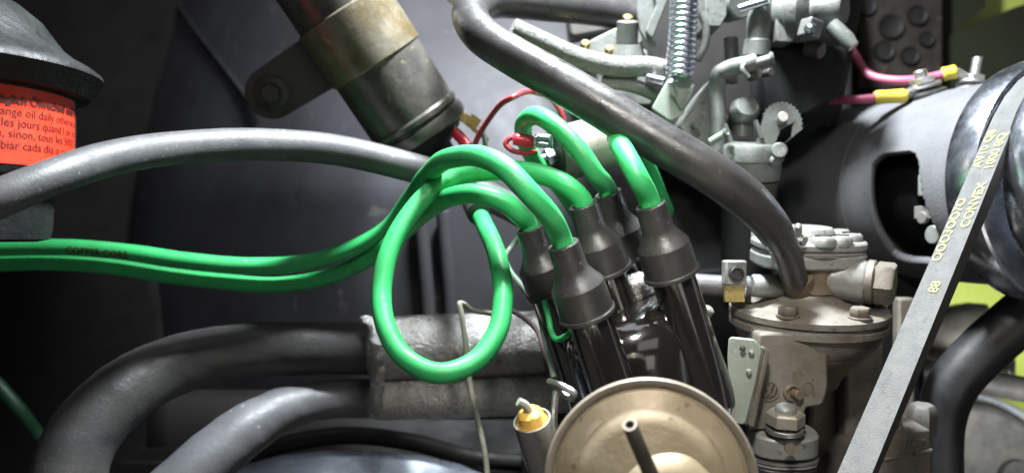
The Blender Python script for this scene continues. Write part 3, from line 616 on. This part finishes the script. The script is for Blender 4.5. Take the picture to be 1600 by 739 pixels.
# return spring
t = thing('return_spring', W(1064, 140, .44), 'bright coiled return spring standing upright above the slanting hose', 'spring')
mb = MB(); pts = []; top = W(1072, -40, .435); bot = W(1062, 122, .435); sx = (bot - top); u, v = frame(sx)
turns = 18
for i in range(int(turns * 20) + 1):
    f = i / (turns * 20); a = 2 * math.pi * turns * f
    pts.append(top + sx * f + (u * math.cos(a) + v * math.sin(a)) * px(18.5, .435))
mb.tube(pts, px(4.5, .435), 10, 1); mb.build('coil', 'zinc', t)
mb = MB(); mb.tube(WW([(1048, 126, .425), (1054, 140, .432), (1060, 158, .438), (1064, 168, .44), (1072, 158, .438), (1084, 132, .435)]), px(3.2, .435), 8); mb.build('hook', 'steel', t)

# ================================================================== FUEL PUMP
PD = .40
t = thing('fuel_pump', W(1250, 720, PD), 'dusty mechanical fuel pump with bolted flange, inlet pipe and hexagon plug', 'fuel pump')
pa = V(0, -1, -.13).normalized(); pc = W(1262, 488, PD)
q_ = lambda n: px(n, PD)
# diaphragm flange
mb = MB(); mb.lathe([(q_(112), -.0012), (q_(119), -.0002), (q_(119), .0026), (q_(114), .0036), (q_(95), .0040), (q_(86), .0044), (q_(74), .0058), (q_(58), .0080), (q_(48), .0105), (q_(44), .016)], pc, pa, 80); part('upper_flange', 'tan', mb)
mb = MB(); mb.lathe([(q_(98), -.0155), (q_(108), -.0110), (q_(112), -.0062), (q_(118), -.0056), (q_(118), -.0030), (q_(112), -.0018)], pc, pa, 80); part('lower_flange', 'tan', mb)
mb = MB(); mb.lathe([(q_(114), -.0032), (q_(114.5), -.0030), (q_(114.5), -.0012), (q_(112), -.0010)], pc, pa, 80); part('diaphragm', 'gasket', mb)
mb = MB(); mb.lathe([(q_(50), -.036), (q_(56), -.031), (q_(74), -.0235), (q_(92), -.0185), (q_(97), -.0155), (q_(97), -.0125)], pc, pa, 64); part('bowl', 'brown', mb)
for i in range(6):
    a = R_(24 + 60 * i); u, v = frame(pa, CF)
    p = pc + (u * math.cos(a) + v * math.sin(a)) * q_(101) + pa * .0036
    q = MB(); cyl(q, p, pa, q_(17), 0, .0012); hexnut(q, p + pa * .0012, pa, q_(14.5), .0042, a0=a); part('flange_bolt', 'tan', q)
# neck and cover
mb = MB(); mb.lathe([(q_(50), .012), (q_(46), .018), (q_(48), .026), (q_(58), .030)], pc, pa, 48); part('neck', 'brown', mb)
def squircle(o, ax, rx, ry, p=3.0, n=56):
    u, v = CR - ax * CR.dot(ax), None; u.normalize(); v = ax.cross(u); out = []
    for i in range(n):
        a = 2 * math.pi * i / n; c, s = math.cos(a), math.sin(a)
        out.append(o + u * rx * math.copysign(abs(c) ** (2 / p), c) + v * ry * math.copysign(abs(s) ** (2 / p), s))
    return out
mb = MB(); tcn = W(1261, 400, PD)
mb.prism(squircle(tcn - pa * .004, pa, q_(83), q_(66)), pa * .0065); part('cover_base', 'alu_light', mb, bev=.0012)
mb = MB(); mb.prism(squircle(tcn + pa * .0028, pa, q_(81), q_(63)), pa * .0014); part('cover_gasket', 'gasket', mb)
mb = MB(); mb.prism(squircle(tcn + pa * .0044, pa, q_(83), q_(66)), pa * .0042); part('cover', 'alu_light', mb, bev=.0012)
mb = MB(); mb.lathe([(q_(46), .0084), (q_(44), .0125), (q_(40), .0145), (0, .0150)], tcn + CF * .004, pa, 40); part('cover_dome', 'alu_light', mb)
for dx, dz in ((-58, -.35), (58, -.30), (62, .55), (-58, .6), (2, -.85), (30, -.75)):
    p = tcn + CR * q_(dx) + (CF - pa * CF.dot(pa)).normalized() * q_(66) * dz + pa * .0086
    q = MB(); q.lathe([(q_(18), -.001), (q_(18), .0022), (q_(15), .0034), (0, .0038)], p, pa, 24); part('cover_screw', 'alu_light', q)
    q = MB(); q.box(p + pa * .0036, CR * .004, CF * .0006, pa * .0006); part('screw_slot', 'tin', q)
mb = MB(); mb.lathe([(q_(5), 0), (q_(6), .005), (q_(3), .006)], W(1248, 368, .375), V(-.2, -.9, -.4), 12); mb.lathe([(q_(8), -.003), (q_(8), .003)], W(1249, 374, .376), V(.6, .3, -.7), 10); part('hose_clip_screw', 'steel', mb)
# outlet elbow under the hose, inlet spigot, plug
mb = MB(); mb.tube(WW([(1245, 432, .386), (1250, 446, .39), (1262, 462, .40)]), [q_(24), q_(24), q_(26)], 24, 8); part('outlet', 'brown', mb)
mb = MB(); mb.lathe([(q_(15), 0), (q_(17.5), .001), (q_(17.5), .0145), (q_(14), .016), (q_(14), .022)], W(1174, 446, .395), V(1, .03, .05), 28); part('inlet_spigot', 'alu_light', mb)
hx = V(.84, .08, -.52).normalized(); hp = W(1300, 434, .392)
mb = MB(); mb.lathe([(q_(28), -.018), (q_(33), -.015), (q_(34), -.012), (q_(32), .0145), (q_(30), .0155)], hp, hx, 36); part('plug_barrel', 'alu_light', mb)
mb = MB(); mb.lathe([(q_(27), .0150), (q_(33), .0162), (q_(33), .019), (q_(29), .020)], hp, hx, 36); hexnut(mb, hp + hx * .0192, hx, q_(33), .0088, a0=.25); part('hexagon_plug', 'tan', mb)
mb = MB(); mb.lathe([(q_(38), -.004), (q_(42), .010), (q_(30), .016)], W(1258, 466, .40), V(0, -1, -.1), 32); part('saddle', 'brown', mb)
# lower casting with embossed roundel
d0 = .368
poly = rounded(WW([(1186, 520, d0), (1290, 520, d0), (1294, 545, d0), (1294, 608, d0), (1286, 634, d0), (1258, 637, d0), (1258, 672, d0), (1168, 672, d0), (1176, 610, d0)]), .0022)
mb = MB(); mb.prism(poly, V(.003, 0, .040)); part('lower_casting', 'tan', mb, bev=.0012)
lc = W(1201, 610, d0) - CF * .0002
def ring(mb, c, ro, ri, h):
    mb.lathe([(ri, 0), (ri, h), (ro, h), (ro, 0)], c, -CF, 36)
mb = MB(); ring(mb, lc, px(16, d0), px(13.6, d0), .0006)
def stroke(mb, a, b, wd=2.0, h=.0006):
    A, B = lc + V(px(a[0], d0), px(a[1], d0), 0), lc + V(px(b[0], d0), px(b[1], d0), 0)
    dr = (B - A); nrm = dr.cross(CF).normalized() * px(wd / 2, d0)
    mb.box((A + B) / 2 - CF * h / 2, dr / 2, nrm, CF * h / 2)
for a, b in (((-5.5, -12), (-.4, -1)), ((5.5, -12), (.4, -1)), ((-11, -7), (-5.5, 9)), ((-5.5, 9), (0, 1)), ((0, 1), (5.5, 9)), ((5.5, 9), (11, -7))): stroke(mb, a, b)
part('embossed_roundel', 'tan', mb)
mb = MB(); ring(mb, W(1262, 606, d0), px(12, d0), px(9, d0), .0004); mb.box(W(1272, 606, d0) - CF * .0003, V(.0004, 0, 0), V(0, .004, 0), CF * .0003); part('embossed_mark', 'tan', mb)
mb = MB(); sc_ = W(1236, 613, d0)
mb.lathe([(px(13, d0), -.0005), (px(13, d0), .0012), (px(10, d0), .0016), (px(9, d0), .0004), (0, .0004)], sc_, V(.15, 0, -1), 28); part('screw_seat', 'brown', mb)
mb = MB(); cyl(mb, sc_ + V(.0012, .0002, 0), V(.35, .05, -1), px(7.5, d0), 0, .0045); part('screw', 'brown', mb)
mb = MB(); mb.box(W(1344, 600, .42), V(.010, 0, 0), V(0, .045, 0), V(0, 0, .006)); mb.box(W(1310, 590, .43), V(.016, 0, 0), V(0, .04, 0), V(0, 0, .003)); part('rear_rib', 'tan', mb, bev=.002)
# side plate
mb = MB(); d1_ = .362
mb.prism(rounded(WW([(1138, 526, d1_), (1180, 530, d1_ - .004), (1190, 545, d1_ - .006), (1180, 600, d1_ - .004), (1164, 664, d1_ - .002), (1142, 660, d1_), (1136, 560, d1_)]), .002), V(.001, 0, .0016)); part('side_plate', 'pale_plate', mb, bev=.0005)
mb = MB(); mb.box(W(1182, 602, d1_ + .001), V(-.0034, .0172, .0006), V(.0011, .0002, .0002), V(.0006, 0, .007)); part('plate_flange', 'tan', mb, bev=.0005)
for a, b in ((1174, 550), (1160, 544), (1170, 580)):
    q = MB(); q.lathe([(px(4.5, .36), 0), (px(4, .36), .0012), (0, .0016)], W(a, b, .357), -CF, 12); part('plate_rivet', 'pale_plate' if a != 1160 else 'tin', q)
# base stud, nut, gaskets, dark spacer
mb = MB(); bd = .372; bcn = W(1222, 690, bd)
mb.prism(squircle(bcn - pa * .004, pa, px(52, bd), px(45, bd), 2.6), pa * .010); part('foot_flange', 'alu_light', mb, bev=.0012)
for i, hh in enumerate((-.0062, -.0078)):
    q = MB(); q.prism(squircle(bcn + pa * hh, pa, px(53.5 - i, bd), px(46, bd), 2.6), pa * .0011); part('base_gasket', 'gasket' if i else 'steel', q)
mb = MB(); mb.prism(squircle(bcn - pa * .05, pa, px(50, bd), px(44, bd), 3), pa * .0415); part('spacer', 'black', mb, bev=.001)
nc = W(1226, 668, .362)
mb = MB(); cyl(mb, nc - pa * .001, pa, px(29, .362), -.001, .0012); part('washer', 'steel', mb)
mb = MB(); hexnut(mb, nc + pa * .0012, pa, px(30, .362), .0064, a0=.3); part('nut', 'valve', mb)
mb = MB(); mb.lathe([(px(17, .362), .0070), (px(17, .362), .0086), (px(14, .362), .0102), (px(8, .362), .0112), (0, .0114)], nc, pa, 28); part('stud', 'alu_light', mb)
mb = MB(); mb.lathe([(px(9, .35), 0), (px(9, .35), .0012), (0, .0014)], W(1234, 700, .3525), -CF, 14); part('rust_plug', 'brown', mb)

# inlet hose with clamp
mb = MB(); mb.tube(WW([(1040, 440, .40), (1085, 444, .398), (1130, 447, .396), (1170, 448, .395)]), px(17, .398), 22, 6)
tag(mb.build('inlet_hose', 'rubber'), 'short grey hose joining the left side of the fuel pump', 'hose')
t = thing('hose_clamp', W(1148, 475, .39), 'small square zinc hose clamp on the short pump hose', 'hose clamp')
mb = MB(); mb.lathe([(px(18, .395), -.0042), (px(19.5, .395), -.004), (px(19.5, .395), .004), (px(18, .395), .0042)], W(1148, 447, .395), V(1, .03, 0), 32); part('band', 'zinc', mb)
mb = MB(); mb.box(W(1147, 426, .386), V(.0052, 0, 0), V(0, .0060, 0), V(0, 0, .0040)); part('screw_block', 'alu_light', mb, bev=.0010)
mb = MB(); mb.lathe([(px(12, .38), 0), (px(12, .38), .0016), (px(8.5, .38), .0020), (px(8, .38), .0008), (0, .0008)], W(1150, 427, .3815), -CF, 28); part('clamp_screw', 'black', mb)
mb = MB(); mb.box(W(1147, 456, .388), V(.0050, 0, 0), V(0, .0050, 0), V(0, 0, .0012)); part('brass_plate', 'brass', mb, bev=.0006)

# ================================================================== GENERATOR
ga = V(.32, .02, -.95).normalized(); GC = W(1614, 285, .435); gr = .0572
t = thing('generator', GC - ga * .1 - CU * gr, 'large dusty grey generator with an open brush window at the right', 'generator')
gref = -CR
gu, gv = frame(ga, CU)             # gu = up
# outward direction by angle: 0 = up, + towards picture left
gl = ga.cross(gu); gl = gl if gl.dot(CR) < 0 else -gl
def gpt(a, h, r=gr): return GC + ga * h + (gu * math.cos(a) + gl * math.sin(a)) * r
GA0, GA1, GH0, GH1 = R_(-180), R_(180), -.245, -.012
def inslot(a, h):
    a = math.degrees(a); h = h * 1000
    return 0 if not (60 < a < 145 and -80 < h < -8) else (1 if ((max(abs(a - 107) - 26, 0) / 9) ** 2 + (max(abs(h + 40) - 8, 0) / (10 if h < -40 else 10 + .20 * (a - 80))) ** 2) < 1 else 0)
NA, NH = 440, 250
mb = MB(); mb.grid(lambda u, v: gpt(GA0 + (GA1 - GA0) * u, GH0 + (GH1 - GH0) * v), NA, NH, skip=lambda u, v: inslot(GA0 + (GA1 - GA0) * u, GH0 + (GH1 - GH0) * v))
hs = mb.build('housing', 'gen', t)
sm = hs.modifiers.new('thickness', 'SOLIDIFY'); sm.thickness = .0045; sm.offset = -1
mb = MB(); mb.lathe([(gr * .99, -.0125), (gr * 1.012, -.0118), (gr * 1.012, -.004), (gr * .98, -.002), (gr * .5, -.001), (0, 0)], GC, ga, 96); part('end_plate', 'gen', mb)
mb = MB(); mb.lathe([(gr * .3, -.254), (gr * .92, -.2515), (gr * .995, -.2485), (gr * .995, -.2455)], GC, ga, 96); part('rear_plate', 'black', mb)
for h in (-.082,):
    q = MB(); q.lathe([(gr * 1.0, h - .0015), (gr * 1.006, h - .0008), (gr * 1.006, h + .0008), (gr * 1.0, h + .0015)], GC, ga, 96); part('joint_line', 'gen', q)
mb = MB(); cyl(mb, GC, ga, gr * .55, -.19, -.014, n=64); part('armature', 'deep', mb)
mb = MB(); mb.lathe([(gr * .66, -.075), (gr * .68, -.07), (gr * .68, -.045), (gr * .66, -.042)], GC, ga, 64); part('commutator', 'deep', mb)
mb = MB(); p = gpt(R_(92), -.024, gr * .84); mb.box(p, gu * .006, ga * .004, gl * .003); mb.tube([p + gu * .004 - ga * .004, p - gu * .002 - ga * .001, p - gu * .007], .0022, 8); part('brush_holder', 'alu_light', mb, bev=.001)
mb = MB(); p = gpt(R_(110), -.028, gr * .84); mb.box(p, gu * .0035, ga * .006, gl * .002); cyl(mb, p - gu * .003, gl, .0035, 0, .003); part('brush_clip', 'alu', mb, bev=.001)
mb = MB(); p = gpt(R_(124), -.022, gr * .9); cyl(mb, p, gl, .0052, -.004, .004); part('terminal_screw', 'alu_light', mb)
# terminal studs with nuts
def stud(a, h, k=1.0, tall=False):
    b = gpt(R_(a), h); o = (gu * math.cos(R_(a)) + gl * math.sin(R_(a)))
    mb = MB(); mb.lathe([(.0085 * k, -.001), (.0085 * k, .0012), (.006 * k, .0030), (.0058 * k, .004)], b, o, 28); s = part('stud_washer', 'black' if not tall else 'steel', mb)
    mb = MB(); hexnut(mb, b + o * .0066, o, .0052 * k, .0042, a0=.4); part('nut', 'steel', mb)
    mb = MB(); cyl(mb, b, o, .0026 * k, 0, .015 if not tall else .022); part('stud', 'steel', mb)
    return b, o
b1, o1 = stud(18, -.056, 1.4)
b2, o2 = stud(-12, -.050, 1.25, True)
def charge_wire(b, o, path, crimp, label, mkey):
    t = thing('charging_wire', b, label, 'wire', 'pink wires on the generator')
    d = (crimp[0] - b - o * .005).normalized()
    mb = MB(); mb.lathe([(.0032, .0042), (.0096, .0044), (.0100, .0052), (.0096, .0062), (.0032, .0064)], b, o, 28)
    mb.tube([b + o * .0054 + d * .006, crimp[0]], [.0030, .0026], 12, 1); mb.build('ring_terminal', 'steel', t)
    mb = MB(); mb.tube([crimp[0], crimp[0].lerp(crimp[1], .1), crimp[0].lerp(crimp[1], .5), crimp[0].lerp(crimp[1], .9), crimp[1]], [.0035, .0042, .0040, .0042, .0035], 16, 4); mb.build('crimp_sleeve', 'yellow', t)
    mb = MB(); mb.tube([crimp[1].lerp(crimp[0], .3)] + WW(path), .0027, 12); mb.build('wire', mkey, t)
dz1 = (b1 - CAM).dot(CF); dz2 = (b2 - CAM).dot(CF)
charge_wire(b1, o1, [(1345, 156, dz1), (1318, 156, dz1 + .01), (1270, 160, dz1 + .03)], (W(1416, 150, dz1 - .004), W(1366, 153, dz1 - .002)), 'pink wire ending in the nearer yellow crimp on the generator', 'pink')
charge_wire(b2, o2, [(1450, 122, dz2 + .004), (1400, 126, dz2 + .01), (1360, 118, dz2 + .02), (1335, 85, dz2 + .03), (1322, 60, dz2 + .02)], (W(1494, 112, dz2), W(1472, 117, dz2 + .002)), 'pink wire curving behind to the farther stud on the generator', 'pink')

# ================================================================== PULLEY AND BELT
t = thing('generator_pulley', GC + ga * .02 - CU * .06, 'chrome generator pulley of two bright rims at the right edge', 'pulley')
def pul(prof, name, m, n=120):
    q = MB(); q.lathe(prof, GC, ga, n); return part(name, m, q, sharp=30)
pr = .0650
pul([(pr * .80, .0005), (pr * .95, .0006), (pr * .985, .0025), (pr * 1.0, .0070), (pr * 1.0, .0165), (pr * .985, .0200), (pr * .965, .0208), (pr * .955, .0200), (pr * .72, .0262), (pr * .60, .0270)], 'rear_sheave', 'chrome')
pul([(pr * .60, .0273), (pr * .72, .0280), (pr * .955, .0355), (pr * .965, .0349), (pr * .985, .0355), (pr * 1.0, .0385), (pr * .995, .0450), (pr * .96, .0500), (pr * .92, .0515), (pr * .87, .0500)], 'front_sheave', 'chrome')
pul([(pr * .885, .0485), (pr * .80, .0490), (pr * .45, .0495), (pr * .44, .057), (0, .057)], 'hub_face', 'copper')
# belt
t = thing('fan_belt', W(1335, 800, .31), 'dusty grey V belt with worn yellow print stretching down from the chrome pulley', 'fan belt')
GB = GC + ga * .0280
br = pr * .955
ctrl = []
# wrap from over the top to the tangent point on the left, then straight down to the crank pulley
low = W(1284, 860, .318)
for i in range(15):
    a = R_(-95 + 155 * i / 14)
    o = (gu * math.cos(a) + gl * math.sin(a)); ctrl.append((GB + o * br, ga.copy(), o))
last = ctrl[-1]
dirn = low - last[0]; nw = 18
wl = V(.72, -.02, -.69).normalized()
for i in range(1, nw + 1):
    f = i / nw; p = last[0].lerp(low, f); wv = ga.lerp(wl, f).normalized(); dd = dirn.normalized(); wv = (wv - dd * wv.dot(dd)).normalized()
    o = wv.cross(dd).normalized(); o = o if o.dot(last[2]) > 0 else -o
    ctrl.append((p, wv, o))
BW, BH, BN = .0066, .0092, .0042
mb = MB(); vs = []
for p, wv, o in ctrl: vs += [p - wv * BW, p + wv * BW, p + wv * BN - o * BH, p - wv * BN - o * BH]
fs = []; mi_top = []
for i in range(len(ctrl) - 1):
    a = i * 4; b = a + 4
    fs += [(a, a + 1, b + 1, b), (a + 1, a + 2, b + 2, b + 1), (a + 2, a + 3, b + 3, b + 2), (a + 3, a, b, b + 3)]
mb.add(vs, fs + [(0, 1, 2, 3), tuple(range(len(vs) - 4, len(vs)))])
mb.mi = [0 if j % 4 == 0 else 1 for j in range(len(fs))] + [1, 1]
mb.build('belt', ['belt', 'belt_side'], t, sharp=35)
# print runs along the straight part
L0 = dirn.length
def onbelt(s, c):
    f = max(0, min(1, s / L0)); p = last[0].lerp(low, f); wv = ga.lerp(wl, f).normalized(); dd = dirn.normalized(); wv = (wv - dd * wv.dot(dd)).normalized()
    o = wv.cross(dd).normalized(); o = o if o.dot(last[2]) > 0 else -o
    return p + wv * c + o * .00035
def beltprint(txt, s0, c0, size):
    "letters read upwards along the belt, their tops towards the picture's left"
    vs, fs = text_mesh(txt, size, .00012)
    q = MB(); q.add([onbelt(s0 - v.x, c0 - v.y) for v in vs], fs); q.build('lettering', 'yellow_ink', t)
beltprint('OOO3OO7O', .089, -.0016, .0062); beltprint('CONVEX', .070, .0052, .0064)
beltprint('AV10 Q8', .034, -.0014, .0062); beltprint('1000 8Q', .036, .0052, .0062); beltprint('88', .106, .0030, .0062)

# ================================================================== LOWER RIGHT
t = thing('generator_stand', W(1400, 800, .40), 'brown grey cast generator stand with a bolt hole behind the belt', 'casting')
d2 = .40
mb = MB(); mb.prism(rounded(WW([(1330, 700, d2), (1360, 660, d2), (1388, 642, d2), (1404, 642, d2), (1410, 660, d2), (1416, 674, d2), (1454, 670, d2), (1456, 712, d2), (1454, 860, d2), (1290, 860, d2)]), .0016), V(.004, 0, .045)); part('casting', 'tan', mb, bev=.0012)
mb = MB(); mb.lathe([(px(14, d2), -.0002), (px(13, d2), .0014), (px(9, d2), .0014), (px(8, d2), -.0), (0, 0)], W(1396, 662, d2), V(.1, 0, -1), 28); part('bolt_boss', 'tan', mb)
mb = MB(); mb.lathe([(px(8.3, d2), 0.0), (px(8.3, d2), .0003), (0, .0003)], W(1396, 662, d2), V(.1, 0, -1), 24); part('bolt_hole', 'deep', mb)
mb = MB(); mb.tube(WW([(1330, 722, d2), (1400, 714, d2), (1456, 703, d2)]), px(3.5, d2), 8); part('casting_seam', 'tan', mb)
vs, fs = text_mesh('- /452', px(19, d2), .0001, .0003)
mb = MB(); oo = W(1404, 701, d2)
mb.add([oo + CR * v.x + CU * v.y + CR * 0 - CF * (v.z + .0002) + CU * v.x * .06 for v in vs], fs); part('raised_number', 'tan', mb)
mb = MB(); mb.lathe([(px(21, .43), -.004), (px(22, .43), .004), (px(20, .43), .010), (px(16, .43), .012)], W(1440, 666, .425), V(0, -1, -.1), 6); part('stand_bolt', 'alu', mb)
mb = MB(); mb.box(W(1412, 590, .45), V(.0048, 0, 0), V(0, .045, 0), V(0, 0, .004)); part('upright', 'tan', mb, bev=.0015)

t = thing('breather_pipe', W(1460, 900, .46), 'bent black pipe running up behind the fan belt at lower right', 'pipe')
mb = MB(); D = [(1466, 900, .46), (1468, 740, .46), (1470, 660, .46), (1484, 610, .458), (1530, 553, .455), (1590, 500, .45), (1680, 430, .445)]
mb.tube(WW(D), [px(34, .46), px(34, .46), px(35, .46), px(37, .458), px(38, .455), px(39, .45), px(39, .45)], 28, 10); part('pipe', 'black', mb)
t = thing('heater_box', W(1560, 900, .58), 'dark rounded metal housing at the lower right corner with pale upper edge', 'housing')
mb = MB(); mb.prism(rounded(WW([(1470, 625, .58), (1560, 632, .58), (1620, 665, .58), (1700, 760, .58), (1700, 960, .58), (1440, 960, .58)]), .02, 8), CF * .10); part('shell', 'black', mb, bev=.006, segs=4)
mb = MB(); mb.tube(WW([(1450, 618, .60), (1540, 628, .60), (1590, 650, .60), (1660, 720, .60)]), px(12, .59), 14); part('edge', 'tin_light', mb)
mb = MB(); cyl(mb, W(1590, 745, .575), V(.1, -.2, -1), px(26, .57), -.004, .002); part('cap', 'black', mb)
mb = MB(); mb.tube(WW([(1400, 570, .56), (1500, 590, .56), (1680, 622, .56)]), px(20, .56), 16)
tag(mb.build('cross_pipe', 'black'), 'dark horizontal pipe crossing behind the bent black pipe', 'pipe')
t = thing('grey_drum', W(1495, 600, .60), 'grey rounded metal drum between belt and black pipe', 'drum')
mb = MB(); mb.lathe([(0, -.03), (px(38, .6), -.029), (px(46, .6), -.02), (px(47, .6), .01), (px(40, .6), .022), (0, .026)], W(1500, 522, .60), V(.8, -.2, -.5), 36); part('shell', 'alu', mb)
mb = MB(); mb.box(W(1574, 560, .60), V(.003, 0, 0), V(0, .018, 0), V(0, 0, .006)); part('tab', 'alu_light', mb, bev=.001)
# dark mass behind pump and generator
t = thing('engine_block', W(1180, 850, .56), 'black engine castings in shadow behind the fuel pump', 'engine')
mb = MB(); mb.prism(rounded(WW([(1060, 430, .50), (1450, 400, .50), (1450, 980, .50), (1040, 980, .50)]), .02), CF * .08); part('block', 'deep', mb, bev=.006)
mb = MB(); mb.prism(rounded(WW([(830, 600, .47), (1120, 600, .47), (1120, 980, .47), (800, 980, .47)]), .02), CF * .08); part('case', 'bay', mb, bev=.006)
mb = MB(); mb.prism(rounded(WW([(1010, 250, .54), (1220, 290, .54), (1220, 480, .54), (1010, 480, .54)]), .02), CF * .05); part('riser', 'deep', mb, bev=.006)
